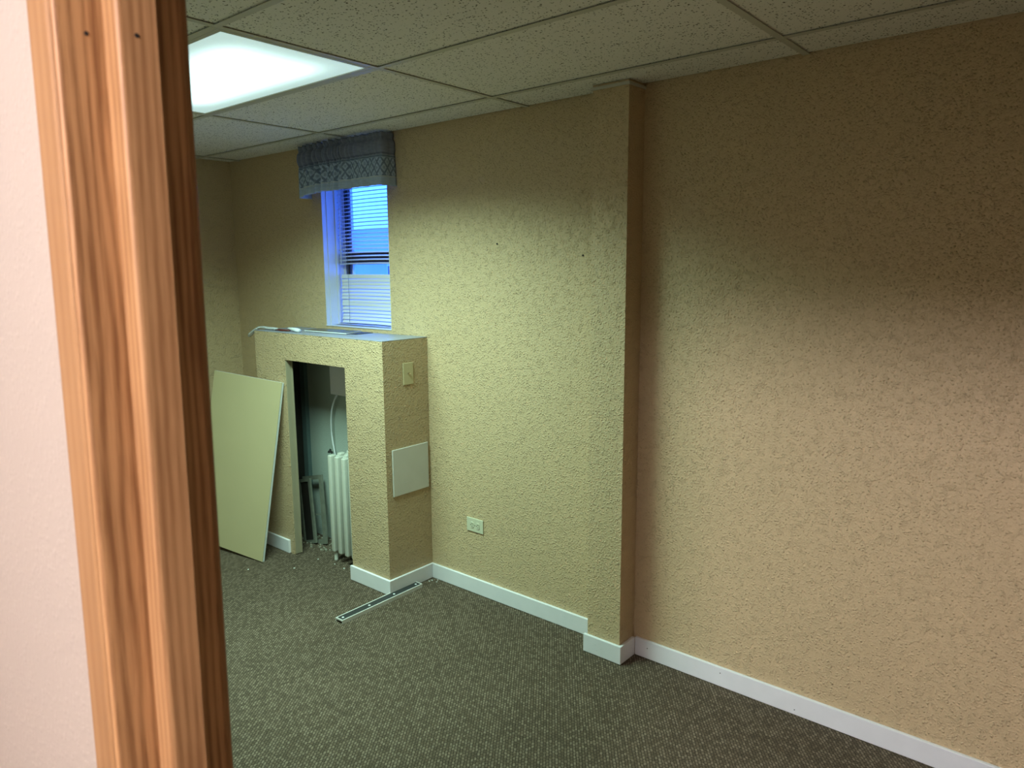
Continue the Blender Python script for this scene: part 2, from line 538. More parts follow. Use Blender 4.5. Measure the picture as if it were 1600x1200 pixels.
# ------------------------------------------------------------------ mesh helpers
class MB:
    def __init__(s):
        s.bm = bmesh.new()

    def box(s, x0, x1, y0, y1, z0, z1, bevel=0.0, seg=2):
        vs = [s.bm.verts.new(p) for p in ((x0, y0, z0), (x1, y0, z0), (x1, y1, z0), (x0, y1, z0),
                                          (x0, y0, z1), (x1, y0, z1), (x1, y1, z1), (x0, y1, z1))]
        fs = [s.bm.faces.new([vs[i] for i in f]) for f in
              ((3, 2, 1, 0), (4, 5, 6, 7), (0, 1, 5, 4), (1, 2, 6, 5), (2, 3, 7, 6), (3, 0, 4, 7))]
        if bevel > 0:
            es = list({e for f in fs for e in f.edges})
            bmesh.ops.bevel(s.bm, geom=es, offset=bevel, segments=seg, profile=0.5, affect='EDGES')
        return s

    def prism(s, pts, z0, z1):
        """closed polygon in XY (counter-clockwise) extruded along Z"""
        a = [s.bm.verts.new((x, y, z0)) for x, y in pts]
        b = [s.bm.verts.new((x, y, z1)) for x, y in pts]
        n = len(pts)
        s.bm.faces.new(a[::-1])
        s.bm.faces.new(b)
        for i in range(n):
            s.bm.faces.new((a[i], a[(i + 1) % n], b[(i + 1) % n], b[i]))
        return s

    def cyl(s, c, axis, r, h, n=16, r2=None, bev=0.0):
        """cylinder from c along axis ('x','y','z' or a vector)"""
        ax = {'x': Vector((1, 0, 0)), 'y': Vector((0, 1, 0)), 'z': Vector((0, 0, 1))}.get(axis, axis) if isinstance(axis, str) else Vector(axis).normalized()
        q = ax.to_track_quat('Z', 'Y')
        c = Vector(c)
        r2 = r if r2 is None else r2
        rings = []
        prof = [(r, 0), (r2, h)] if not bev else [(r, 0), (r2, h - bev), (r2 - bev, h)]
        for rr, hh in prof:
            rings.append([s.bm.verts.new(c + q @ Vector((rr * math.cos(t), rr * math.sin(t), hh)))
                          for t in [2 * math.pi * i / n for i in range(n)]])
        for k in range(len(rings) - 1):
            for i in range(n):
                s.bm.faces.new((rings[k][i], rings[k][(i + 1) % n], rings[k + 1][(i + 1) % n], rings[k + 1][i]))
        s.bm.faces.new(rings[0][::-1])
        s.bm.faces.new(rings[-1])
        return s

    def tube(s, pts, r, n=10, flat=1.0, radii=None):
        pts = [Vector(p) for p in pts]
        rings = []
        for i, p in enumerate(pts):
            d = (pts[min(i + 1, len(pts) - 1)] - pts[max(i - 1, 0)]).normalized()
            q = d.to_track_quat('Z', 'Y')
            rr = radii[i] if radii else r
            rings.append([s.bm.verts.new(p + q @ Vector((rr * math.cos(t), rr * flat * math.sin(t), 0)))
                          for t in [2 * math.pi * k / n for k in range(n)]])
        for k in range(len(rings) - 1):
            for i in range(n):
                s.bm.faces.new((rings[k][i], rings[k][(i + 1) % n], rings[k + 1][(i + 1) % n], rings[k + 1][i]))
        s.bm.faces.new(rings[0][::-1])
        s.bm.faces.new(rings[-1])
        return s

    def hexa(s, p):
        """eight corners, bottom four then top four"""
        vs = [s.bm.verts.new(q) for q in p]
        for f in ((3, 2, 1, 0), (4, 5, 6, 7), (0, 1, 5, 4), (1, 2, 6, 5), (2, 3, 7, 6), (3, 0, 4, 7)):
            s.bm.faces.new([vs[i] for i in f])
        return s

    def build(s, name, mat, parent=None, smooth=False, at=None):
        bmesh.ops.recalc_face_normals(s.bm, faces=s.bm.faces)
        me = bpy.data.meshes.new(name)
        off = Vector((0, 0, 0))
        loc = None
        if parent is not None:
            root = parent
            off = Vector(parent['_w']) if '_w' in parent else Vector((0, 0, 0))
        if at is not None:
            loc = Vector(at)
        base = loc if loc is not None else off
        for v in s.bm.verts:
            v.co -= base
        s.bm.to_mesh(me)
        s.bm.free()
        o = bpy.data.objects.new(name, me)
        C.objects.link(o)
        mats = mat if isinstance(mat, (list, tuple)) else [mat]
        for m_ in mats:
            me.materials.append(m_)
        if smooth:
            for p in me.polygons:
                p.use_smooth = True
        if parent is not None:
            o.parent = parent
        if loc is not None:
            o.location = loc - off
        o['_w'] = list(base)
        return o


def thing(name, label, cat, loc, group=None):
    o = bpy.data.objects.new(name, None)
    o.empty_display_size = 0.05
    C.objects.link(o)
    o.location = loc
    o['_w'] = list(loc)
    o['label'] = label
    o['category'] = cat
    if group:
        o['group'] = group
    return o


def struct_root(name, loc=(0, 0, 0)):
    o = bpy.data.objects.new(name, None)
    C.objects.link(o)
    o.location = loc
    o['_w'] = list(loc)
    o['kind'] = 'structure'
    return o


def struct(name, mb, mat, label=None, cat=None):
    o = mb.build(name, mat)
    o['kind'] = 'structure'
    if label:
        o['label'] = label
    if cat:
        o['category'] = cat
    return o


def tag(o, label, cat, group=None):
    o['label'] = label
    o['category'] = cat
    if group:
        o['group'] = group
    return o


# ------------------------------------------------------------------ room shell
struct('floor', MB().box(-5.0, 2.2, -3.2, WY + .01, -.05, 0), M['carpet'], 'brown ribbed loop carpet over the whole floor', 'floor')

wb = MB()
wb.box(XL - .2, WX0, WY, WY + .195, -.05, H + .25)
wb.box(WX1, XR + .2, WY, WY + .195, -.05, H + .25)
wb.box(WX0, WX1, WY, WY + .195, -.05, WZ0)
wb.box(WX0, WX1, WY, WY + .195, WZ1, H + .25)
wall_back = struct('wall_back', wb, M['wall'], 'long beige orange-peel wall with the window, running to the right edge', 'wall')
for (x, z) in ((-2.323, 1.804), (-1.83, 1.742)):
    MB().cyl((x, WY + .001, z), (0, -1, 0), .0042, .004, 8).build('nail', M['slot'], wall_back)
struct('wall_left', MB().box(XL - .2, XL, FY - .05, WY, -.05, H + .25), M['wall'], 'shaded beige end wall far beyond the leaning panel', 'wall')
struct('wall_right', MB().box(XR, XR + .2, FY, WY, -.05, H + .25), M['wall'], 'beige side wall to the right, outside the view', 'wall')

DX0, DX1, DZ = -0.70, 0.115, 2.03
wf = MB()
wf.box(XL - .2, DX0 - .02, HY, FY, -.05, H + .45)
wf.box(DX1 + .02, 2.2, HY, FY, -.05, H + .45)
wf.box(DX0 - .02, DX1 + .02, HY, FY, DZ + .02, H + .45)
wall_front = struct('wall_front', wf, M['wall_hall'], 'pale pinkish hall wall at the left edge beside the oak door frame', 'wall')

# hall behind the camera (lights the doorway)
struct('wall_hall_left', MB().box(-2.6, -2.5, -3.1, HY, -.05, H + .45), M['wall_hall'], 'hall end wall left of the camera', 'wall')
struct('wall_hall_right', MB().box(2.1, 2.2, -3.1, HY, -.05, H + .45), M['wall_hall'], 'hall end wall right of the camera', 'wall')
struct('wall_hall_back', MB().box(-2.6, 2.2, -3.2, -3.1, -.05, H + .45), M['wall_hall'], 'hall wall behind the camera', 'wall')

# pilaster on the back wall
pil = MB().box(-1.541 - .165, -1.541, WY - .1195, WY + .01, 0, H + .003)
o = struct('trim_1', pil, M['wall'], 'narrow beige pilaster boxing out the back wall from floor to ceiling', 'pilaster')
MB().box(-1.541 - .172, -1.541 + .006, WY - .1265, WY - .001, H - .017, H - .006).build('collar', M['grid'], o)

# baseboards (flat white vinyl-wrapped boards, each its own piece)
bbh, t = 0.083, 0.014


def base(name, x0, x1, y0, y1):
    o = struct(name, MB().box(x0, x1, y0, y1, 0.002, bbh, .002, 2), M['white_trim'], None, None)
    return o


b1 = base('baseboard_back', BX1 + t, -1.541 - .165 - t, WY - t, WY)
b1['label'] = 'white baseboard on the back wall between radiator enclosure and pilaster'
b2 = base('baseboard_right', -1.541 + t, XR, WY - t, WY)
b2['label'] = 'white baseboard on the back wall right of the pilaster'
b3 = base('baseboard_pilaster', -1.541 - .165 - t, -1.541 + t, WY - .1195 - t, WY - .1195)
b3['label'] = 'short white baseboard on the pilaster front'
b4 = base('baseboard_return', -1.541, -1.541 + t, WY - .1195, WY - t)
b4['label'] = 'short white baseboard return on the pilaster right side'
b5 = base('baseboard_left', XL, XL + t, FY, WY)
b5['label'] = 'white baseboard on the far end wall behind the leaning panel'
b6 = base('baseboard_corner', XL + t, BX0 - .001, WY - t, WY)
b6['label'] = 'white baseboard on the back wall left of the radiator enclosure'
for bx in (b1, b2, b3, b4, b5, b6):
    bx['category'] = 'baseboard'
for (x, y, z) in ((-1.655, WY - .1195 - t, .052), (-1.625, WY - .1195 - t, .04), (-1.648, WY - .1195 - t, .026)):
    MB().cyl((x, y + .001, z), (0, -1, 0), .0022, .0016, 8).build('nail', M['grey_metal'], b3)
for (x, z) in ((-1.465, .05), (-1.13, .06), (-.83, .022)):
    MB().cyl((x, WY - t + .001, z), (0, -1, 0), .0022, .0016, 8).build('nail', M['slot'], b2)

# ------------------------------------------------------------------ suspended ceiling
ceil = struct('ceiling', MB().box(XL - .1, XR + .1, FY - .05, WY + .05, H + .16, H + .22), M['grid'],
              'suspended ceiling of speckled fibre tiles in a metal grid', 'ceiling')
L1, P, R2, Q = -2.1366, 1.2163, 2.4104, 0.61
xs = [XL + .004] + [L1 + P * k for k in (-2, -1, 0, 1, 2)] + [XR - .004]
ys = [FY + .004] + [R2 - Q * k for k in (3, 2, 1, 0)] + [WY - .004]
fw = .012
tile_cache = {}
for i in range(len(xs) - 1):
    for j in range(len(ys) - 1):
        x0, x1, y0, y1 = xs[i], xs[i + 1], ys[j], ys[j + 1]
        if abs(x1 - L1) < .01 and abs(y0 - (R2 - 2 * Q)) < .01:
            continue                                # light fitting here
        g = .004
        w, d = round(x1 - x0 - 2 * g, 4), round(y1 - y0 - 2 * g, 4)
        c = ((x0 + x1) / 2, (y0 + y1) / 2, H + .0045)
        if (w, d) not in tile_cache:
            o = MB().box(c[0] - w / 2, c[0] + w / 2, c[1] - d / 2, c[1] + d / 2, H + .0045, H + .022, .0015, 1).build('ceiling_tile', M['tile'], ceil, at=c)
            tile_cache[(w, d)] = o
        else:
            o = tile_cache[(w, d)].copy()
            C.objects.link(o)
            o.location = c
for x in xs[1:-1]:
    MB().box(x - fw, x + fw, FY + .001, WY - .001, H, H + .0016).box(x - .002, x + .002, FY + .001, WY - .001, H + .0016, H + .04).build('main_runner', M['grid'], ceil)
for y in ys[1:-1]:
    cuts = [XL + .001] + [v for v in xs[1:-1]] + [XR - .001]
    for a, b_ in zip(cuts[:-1], cuts[1:]):
        a2, b2_ = a + (fw if a != cuts[0] else 0), b_ - (fw if b_ != cuts[-1] else 0)
        MB().box(a2, b2_, y - fw, y + fw, H - .0004, H + .0012).build('cross_tee', M['grid'], ceil)
hc = struct('ceiling_hall', MB().box(-2.5, 2.1, -3.1, HY, HALL_H, HALL_H + .06), M['grid'], 'plain hall ceiling above the camera', 'ceiling')


def troffer(name, label, cx, cy, lens, col):
    t_ = thing(name, label, 'ceiling light', (cx, cy, H))
    hx, hy = P / 2 - fw - .001, Q / 2 - fw - .001
    fr = MB()
    z0, z1 = H - .0005, H + .014
    w = .018
    fr.box(cx - hx, cx + hx, cy - hy, cy - hy + w, z0, z1).box(cx - hx, cx + hx, cy + hy - w, cy + hy, z0, z1)
    fr.box(cx - hx, cx - hx + w, cy - hy + w, cy + hy - w, z0, z1).box(cx + hx - w, cx + hx, cy - hy + w, cy + hy - w, z0, z1)
    fr.build('frame', M['grid'], t_)
    MB().box(cx - hx + w, cx + hx - w, cy - hy + w, cy + hy - w, H + .003, H + .008).build('lens', lens, t_, at=(cx, cy, H + .003))
    hs = MB()
    for (a, b_, c, d, e, f) in ((cx - hx, cx + hx, cy - hy, cy + hy, H + .10, H + .105),
                                (cx - hx, cx - hx + .004, cy - hy, cy + hy, z1, H + .10), (cx + hx - .004, cx + hx, cy - hy, cy + hy, z1, H + .10),
                                (cx - hx + .004, cx + hx - .004, cy - hy, cy - hy + .004, z1, H + .10), (cx - hx + .004, cx + hx - .004, cy + hy - .004, cy + hy, z1, H + .10)):
        hs.box(a, b_, c, d, e, f)
    hs.build('housing', M['white_paint'], t_)
    return t_


tl = troffer('ceiling_light', 'lit rectangular fluorescent panel set in the tile ceiling beside the door frame', L1 - P / 2, R2 - 1.5 * Q, M['room_lens'], ROOM_LAMP)
ld = bpy.data.lights.new('tube_light', 'AREA')      # the tubes' light as the prismatic lens sends it down
ld.shape = 'RECTANGLE'
ld.size, ld.size_y = 1.13, .52
ld.energy = ROOM_WATTS
ld.color = ROOM_LAMP
ld.spread = math.radians(143)
lo = bpy.data.objects.new('tube_light', ld)
C.objects.link(lo)
lo.parent = tl
lo.location = (0, 0, -.002)

hl = thing('hall_lamp', 'frosted globe lamp hanging from the hall ceiling behind the camera', 'ceiling light', (HALL_AT[0], HALL_AT[1], HALL_H))
MB().cyl((HALL_AT[0], HALL_AT[1], HALL_H - .02), 'z', .07, .02, 20).build('canopy', M['white_paint'], hl, True)
gpts = [(HALL_AT[0], HALL_AT[1], HALL_AT[2] + .22 * math.cos(math.pi * k / 14)) for k in range(15)]
MB().tube(gpts, .22, 24, radii=[max(.004, .22 * math.sin(math.pi * k / 14)) for k in range(15)]).build('globe', M['hall_globe'], hl, True)
MB().cyl((HALL_AT[0], HALL_AT[1], HALL_AT[2] + .21), 'z', .05, HALL_H - .02 - HALL_AT[2] - .21, 16).build('neck', M['brass'], hl, True)

# ------------------------------------------------------------------ door frame (camera looks past its left jamb)
door = struct_root('door_1', (DX0, HY, 0))
door['label'] = 'orange oak door frame with casing, jamb and stop'
door['category'] = 'door frame'
JF = 0.244      # hall edge of the jamb


def arc(cx, cy, r, a0, a1, n=5):
    return [(cx + r * math.cos(math.radians(a0 + (a1 - a0) * k / n)), cy + r * math.sin(math.radians(a0 + (a1 - a0) * k / n))) for k in range(n + 1)]


def jamb_profile(s, X):
    """plan of a side jamb whose face is at x = X, opening on side s (+1: towards +x)"""
    r = .0045
    if s > 0:
        p = [(X - .0195, JF + .013), (X - .0052, JF + .013), (X - .0052, JF + .0012)]
        p += arc(X - r, JF + r, r, 262, 360)
        p += [(X, FY), (X - .0195, FY)]
        return p
    return [(2 * X - x, y) for x, y in jamb_profile(1, X)][::-1]


MB().prism(jamb_profile(1, DX0), 0, DZ).build('jamb', M['oak_jamb'], door)
MB().prism(jamb_profile(-1, DX1), 0, DZ).build('jamb', M['oak_jamb'], door)
MB().box(DX0 - .0195, DX1 + .0195, JF + .002, FY, DZ, DZ + .02).build('head_jamb', M['oak_jamb'], door)
S0, S1, ST = .2828, .3177, .027


def stop_profile(X, s):
    r = .005
    p = [(X, S0)] + arc(X + ST - r, S0 + r, r, 270, 360) + [(X + ST, S1 - .001), (X + ST - .001, S1), (X, S1)]
    return p if s > 0 else [(2 * X - x, y) for x, y in p][::-1]


MB().prism(stop_profile(DX0, 1), 0, DZ - .001).build('door_stop', M['oak_stop'], door)
MB().prism(stop_profile(DX1, -1), 0, DZ - .001).build('door_stop', M['oak_stop'], door)
MB().box(DX0 + ST, DX1 - ST, S0, S1, DZ - ST, DZ, .003).build('door_stop', M['oak_stop'], door)


def casing(x_in, s, y_face, y_wall):
    d = 1 if y_face < y_wall else -1
    w = .0483
    x_out = x_in - s * w
    r = .004
    pts = [(x_in, y_wall), (x_in, y_face + d * r), (x_in - s * r * .4, y_face + d * r * .35), (x_in - s * r, y_face),
           (x_out + s * r, y_face), (x_out + s * r * .4, y_face + d * r * .35), (x_out, y_face + d * r), (x_out, y_wall)]
    return pts


MB().prism(casing(DX0 - .0120, 1, JF, HY), 0, DZ + .06).build('casing', M['oak_casing'], door)
MB().prism(casing(DX1 + .0120, -1, JF, HY), 0, DZ + .06).build('casing', M['oak_casing'], door)
MB().box(DX0 - .0120, DX1 + .0120, JF, HY, DZ + .0120, DZ + .06, .003).build('casing', M['oak_casing'], door)
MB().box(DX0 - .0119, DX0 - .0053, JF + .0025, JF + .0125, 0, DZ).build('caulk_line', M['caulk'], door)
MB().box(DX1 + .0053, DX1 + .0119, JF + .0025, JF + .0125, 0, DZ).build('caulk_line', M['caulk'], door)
for x_in, s in ((DX0 - .0120, 1), (DX1 + .0120, -1)):
    MB().prism(casing(x_in, s, FY + .014, FY), 0, DZ + .06).build('casing', M['oak_casing'], door)
MB().box(DX0 - .0120, DX1 + .0120, FY, FY + .014, DZ + .0120, DZ + .06, .003).build('casing', M['oak_casing'], door)
for (x, y, z) in ((DX0, .2690, 1.887), (DX0 + ST, .2990, 1.887)):
    MB().cyl((x - .001, y, z), (1, 0, 0), .0020, .0014, 8).build('nail', M['slot'], door)

# the door wall stands slightly out of plumb
lean = Matrix.Translation((0, .3, 1.62)) @ Matrix.Rotation(math.radians(-.6), 4, 'X') @ Matrix.Translation((0, -.3, -1.62))
for o in (door, wall_front):
    o.matrix_world = lean @ Matrix.Translation(o.location)

# ------------------------------------------------------------------ radiator enclosure
enc = thing('radiator_enclosure', 'beige half-height boxed enclosure with open front under the window', 'enclosure', ((BX0 + BX1) / 2, (BY + WY) / 2, 0))
OX0, OX1, OZ, FT = -3.692, -3.132, 1.178, .046
body = MB()
body.box(BX0, OX0, BY, BY + FT, 0, BT - .004)
body.box(OX1, BX1, BY, BY + FT, 0, BT - .004)
body.box(OX0, OX1, BY, BY + FT, OZ, BT - .004)
body.box(BX1 - .05, BX1, BY + FT, WY, 0, BT - .004)
body.box(BX0, BX0 + .02, BY + FT, WY, 0, BT - .004)
body.build('body', M['wall_box'], enc)
MB().box(BX0, BX1, BY, WY - .001, BT - .004, BT, .001, 1).build('top_board', M['sill_white'], enc)
lin_ = MB().box(OX0, OX0 + .010, BY + .004, BY + FT - .004, .006, OZ - .002).box(OX0 + .010, OX0 + .016, BY + .035, BY + FT - .004, .006, OZ - .002)
lin_.build('opening_lining', M['lining'], enc)
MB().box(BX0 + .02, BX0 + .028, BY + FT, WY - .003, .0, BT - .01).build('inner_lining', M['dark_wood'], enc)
MB().box(BX0 + .03, BX0 + .075, WY - .03, WY - .004, 0, BT - .01).build('batten', M['teal_board'], enc)
MB().box(BX0 + .029, OX1, WY - .0035, WY - .0005, 0, BT - .01).build('back_plaster', M['plaster_in'], enc)
MB().box(-3.628, BX1 - .052, WY - .03, WY - .0036, 0, BT - .01, .003).build('plaster_chase', M['plaster_in'], enc)
MB().box(BX0 - 0, OX0 - .04, BY - t, BY, .002, bbh, .002, 2).build('baseboard', M['white_trim'], enc)
MB().box(OX1 - .008, BX1 + t, BY - t, BY, .002, bbh, .002, 2).build('baseboard', M['white_trim'], enc)
MB().box(BX1, BX1 + t, BY, WY - .0005, .002, bbh, .002, 2).build('baseboard', M['white_trim'], enc)

# radiator
rad = thing('radiator', 'white cast-iron column radiator half hidden inside the enclosure', 'radiator', (-3.15, 2.53, 0))


def section_mesh():
    mb = MB()
    hw = .0185
    ypos = (2.446, 2.512, 2.578)
    for k, y in enumerate(ypos):
        # rounded column, thicker at its foot and head
        mb.box(-.0165, .0165, y - .021, y + .021, .058, .640, .009, 3)
    for z in (.605, .092):
        mb.tube([(0, 2.436, z), (0, 2.455, z + .004), (0, 2.512, z + .006), (0, 2.569, z + .004), (0, 2.588, z)], .02, 10, radii=[.012, .0185, .021, .0185, .012])
    mb.box(-.012, .012, 2.449, 2.575, .340, .352, .003)
    return mb


x0 = -3.424
first = section_mesh().build('section', M['radiator'], None, True)
first.parent = rad
for v in first.data.vertices:
    v.co -= Vector((0, 2.53, 0))
first.location = (x0 + 3.15, 0, 0)
for k in range(1, 9):
    c_ = first.copy()
    C.objects.link(c_)
    c_.location = (x0 + 3.15 + .062 * k, 0, 0)
for xk in (x0, x0 + .062 * 8):
    for y in (2.446, 2.578):
        MB().tube([(xk, y, .0), (xk, y, .012), (xk, y, .05), (xk, y, .085)], .01, 10, radii=[.014, .0115, .010, .014]).build('leg', M['radiator'], rad, True)
MB().tube([(x0 - .005, 2.512, .605), (x0 + .062 * 8, 2.512, .605)], .014, 10).build('header_pipe', M['radiator'], rad, True)
MB().tube([(x0 - .005, 2.512, .092), (x0 + .062 * 8, 2.512, .092)], .014, 10).build('header_pipe', M['radiator'], rad, True)
MB().cyl((x0 - .008, 2.46, .645), (-.5, -.5, .5), .007, .018, 8).cyl((x0 - .017, 2.451, .654), (-.5, -.5, .5), .013, .012, 8).build('valve', M['black'], rad)

# old framed screens leaning inside
def leaning_frame(name, label, br, tr, wdir, w, th, bar, mat, fill=None):
    """frame from bottom-right corner br and top-right corner tr, running w along wdir"""
    o = thing(name, label, 'frame', br)
    br, tr = Vector(br), Vector(tr)
    uu = (tr - br)
    h = uu.length
    uu.normalize()
    ww = Vector(wdir)
    ww = (ww - uu * ww.dot(uu)).normalized()
    nn = ww.cross(uu).normalized()

    def bar_(a0, a1, b0, b1, n0=0, n1=th):
        P_ = lambda a, b_, n_: br + ww * a + uu * b_ + nn * n_
        return MB().hexa([P_(a0, b0, n0), P_(a1, b0, n0), P_(a1, b0, n1), P_(a0, b0, n1), P_(a0, b1, n0), P_(a1, b1, n0), P_(a1, b1, n1), P_(a0, b1, n1)])
    bar_(0, bar, 0, h).build('stile', mat, o)
    bar_(w - bar, w, 0, h).build('stile', mat, o)
    bar_(bar, w - bar, 0, bar).build('rail', mat, o)
    bar_(bar, w - bar, h - bar, h).build('rail', mat, o)
    if fill is not None:
        bar_(bar - .004, w - bar + .004, bar - .004, h - bar + .004, th * .4, th * .6).build('panel', fill, o)
    else:
        bar_(bar, w - bar, h * .42, h * .42 + .006, th * .4, th * .6).build('crossbar', mat, o)
    return o


leaning_frame('wooden_frame', 'worn pale wooden frame leaning at the back of the open enclosure', (-3.664, 2.545, 0.012), (-3.762, 2.600, .425), (-1, .0, .14), .195, .016, .026, M['frame_paint'])
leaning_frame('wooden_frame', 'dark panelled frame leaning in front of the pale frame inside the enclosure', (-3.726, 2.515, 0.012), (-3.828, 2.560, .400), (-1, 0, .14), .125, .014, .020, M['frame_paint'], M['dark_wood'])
rb = MB()
for k in range(60):
    x, y = random.uniform(-3.9, -3.56), random.uniform(2.47, 2.64)
    s_ = random.uniform(.004, .012)
    a = random.uniform(0, 3)
    pts = [(x + s_ * math.cos(a + q) * random.uniform(.6, 1), y + s_ * math.sin(a + q) * random.uniform(.6, 1)) for q in (0, 1.5, 3.1, 4.6)]
    rb.prism(pts, 0, s_ * random.uniform(.5, 1.1))
ro = rb.build('plaster_rubble', M['rubble'])
ro['kind'] = 'stuff'
tag(ro, 'crumbled plaster rubble on the carpet behind the leaning frames', 'rubble')

# electrical box and cable inside
jb = thing('junction_box', 'flat grey metal box high on the back wall inside the enclosure', 'box', (-3.40, WY - .08, .97))
MB().box(-3.537, -3.25, WY - .105, WY - .031, .972, 1.24, .003).build('case', M['grey_metal'], jb)
MB().box(-3.540, -3.247, WY - .109, WY - .105, .968, 1.245, .0015).build('cover', M['grey_metal'], jb)
cab = MB()
P0, P1, P2, P3 = [Vector(p) for p in ((-3.515, WY - .07, .975), (-3.63, WY - .055, .89), (-3.655, WY - .05, .74), (-3.605, WY - .045, .56))]
pts = []
for k in range(21):
    u = k / 20
    pts.append(P0 * (1 - u) ** 3 + P1 * 3 * u * (1 - u) ** 2 + P2 * 3 * u * u * (1 - u) + P3 * u ** 3)
for k in range(1, 6):
    pts.append(P3 + Vector((.004 * k, .002, -.09 * k)))
co = tag(cab.tube(pts, .0055, 8).build('cable', M['sheet_white'], None, True), 'white cable curving down from the grey box inside the enclosure', 'cable')

# ------------------------------------------------------------------ fittings on the enclosure side (plane x = BX1)
jp = thing('jack_plate', 'small ivory wall plate with one round jack on the enclosure side', 'wall plate', (BX1, 2.5075, 1.155))
MB().box(BX1, BX1 + .006, 2.4735, 2.5415, 1.098, 1.212, .0022, 2).build('plate', M['plate_ivory'], jp)
MB().cyl((BX1 + .006, 2.5075, 1.158), 'x', .0065, .003, 6).cyl((BX1 + .009, 2.5075, 1.158), 'x', .0046, .010, 12).build('jack', M['brass'], jp)
for z in (1.125, 1.188):
    MB().cyl((BX1 + .0055, 2.5075, z), 'x', .003, .0012, 10).build('screw', M['plate_ivory'], jp)
cp = thing('cover_plate', 'square blank white cover plate low on the enclosure side', 'wall plate', (BX1, 2.507, .647))
MB().box(BX1, BX1 + .008, 2.383, 2.631, .523, .771, .002, 2).build('plate', M['plate_white'], cp)
for (y, z, l) in ((2.452, .585, .03), (2.575, .612, .02), (2.405, .60, .008)):
    MB().box(BX1 + .0075, BX1 + .0083, y, y + l, z, z + .0014).build('scuff', M['grey_metal'], cp)

# ------------------------------------------------------------------ outlet on the back wall
ot = thing('outlet', 'ivory duplex outlet mounted sideways low on the back wall', 'outlet', (-2.491, WY, .372))
MB().box(-2.549, -2.434, WY - .006, WY, .335, .409, .0024, 2).build('plate', M['outlet_ivory'], ot)
for cx in (-2.5115, -2.4705):
    fc = MB()
    pts = []
    for k in range(20):
        a = 2 * math.pi * k / 20
        pts.append((max(-.0128, min(.0128, .0172 * math.cos(a))), .0172 * math.sin(a)))
    bm = fc.bm
    f0 = [bm.verts.new((cx + x, WY - .006, .372 + z)) for x, z in pts]
    f1 = [bm.verts.new((cx + x * .96, WY - .0085, .372 + z * .96)) for x, z in pts]
    for k in range(20):
        bm.faces.new((f0[k], f0[(k + 1) % 20], f1[(k + 1) % 20], f1[k]))
    bm.faces.new(f1)
    fo = fc.build('receptacle', M['outlet_ivory'], ot)
    for dz, l in ((.0065, .009), (-.0065, .007)):
        MB().box(cx - l / 2 + .003, cx + l / 2 + .003, WY - .0090, WY - .008, .372 + dz - .0012, .372 + dz + .0012).build('slot', M['slot'], fo)
    MB().cyl((cx - .0075, WY - .008, .372), (0, -1, 0), .0026, .001, 10).build('slot', M['slot'], fo)
MB().cyl((-2.491, WY - .0058, .372), (0, -1, 0), .003, .0012, 10).build('screw', M['brass'], ot)

# ------------------------------------------------------------------ leaning drywall panel
pn = thing('drywall_panel', 'loose beige drywall panel leaning against the enclosure left of its opening', 'panel', (-4.02, 2.10, 0))
Bp, Tp = Vector((-3.734, 2.150, .001)), Vector((-3.703, 2.3265, 1.045))
uu = (Tp - Bp)
hgt = uu.length
uu.normalize()
ww = Vector((-.985, -.17, 0))
ww = (ww - uu * ww.dot(uu)).normalized()
nn = ww.cross(uu).normalized()
if nn.y < 0:
    nn = -nn
P_ = lambda a, b_, n_: Bp + ww * a + uu * b_ + nn * n_
W_, T_ = .595, .0165
lift = .003
MB().hexa([P_(.001, lift, .0012), P_(W_, lift, .0012), P_(W_, lift, T_), P_(.001, lift, T_), P_(.001, hgt, .0012), P_(W_, hgt, .0012), P_(W_, hgt, T_), P_(.001, hgt, T_)]).build('core', M['gypsum'], pn)
MB().hexa([P_(0, lift, 0), P_(W_, lift, 0), P_(W_, lift, .0012), P_(0, lift, .0012), P_(0, hgt, 0), P_(W_, hgt, 0), P_(W_, hgt, .0012), P_(0, hgt, .0012)]).build('painted_face', M['panel'], pn)

# ------------------------------------------------------------------ metal strip on the carpet
ms = thing('metal_strip', 'aluminium threshold strip with dark insert and four screws on the carpet', 'metal strip', (-2.775, 2.26, 0))
A0, A1 = Vector((-2.781, 1.985, 0)), Vector((-2.789, 2.515, 0))
dd = (A1 - A0)
Ls = dd.length
dd.normalize()
nx = Vector((dd.y, -dd.x, 0))


def sbar(n0, n1, z0, z1, l0=0, l1=None):
    l1 = Ls if l1 is None else l1
    Pq = lambda l, n_, z: A0 + dd * l + nx * n_ + Vector((0, 0, z))
    return [Pq(l0, n0, z0), Pq(l0, n1, z0), Pq(l1, n1, z0), Pq(l1, n0, z0), Pq(l0, n0, z1), Pq(l0, n1, z1), Pq(l1, n1, z1), Pq(l1, n0, z1)]


hw = .0265
chn = MB().hexa(sbar(-hw, hw, .012, .016)).hexa(sbar(-hw, -hw + .003, 0, .012)).hexa(sbar(hw - .003, hw, 0, .012))
chn.hexa(sbar(-hw, -hw + .0055, .016, .0195)).hexa(sbar(hw - .0055, hw, .016, .0195))
chn.hexa(sbar(-hw + .0055, hw - .0055, .016, .0195, 0, .005)).hexa(sbar(-hw + .0055, hw - .0055, .016, .0195, Ls - .005, Ls))
chn.build('channel', M['aluminium'], ms)
MB().hexa(sbar(-hw + .0056, hw - .0056, .016, .0180, .0051, Ls - .0051)).build('insert', M['rubber'], ms)
for fr in (.045, .355, .665, .955):
    c_ = A0 + dd * (Ls * fr) + Vector((0, 0, .0178))
    MB().cyl(c_, 'z', .0062, .0022, 14, bev=.001).build('screw', M['sheet_white'], ms)

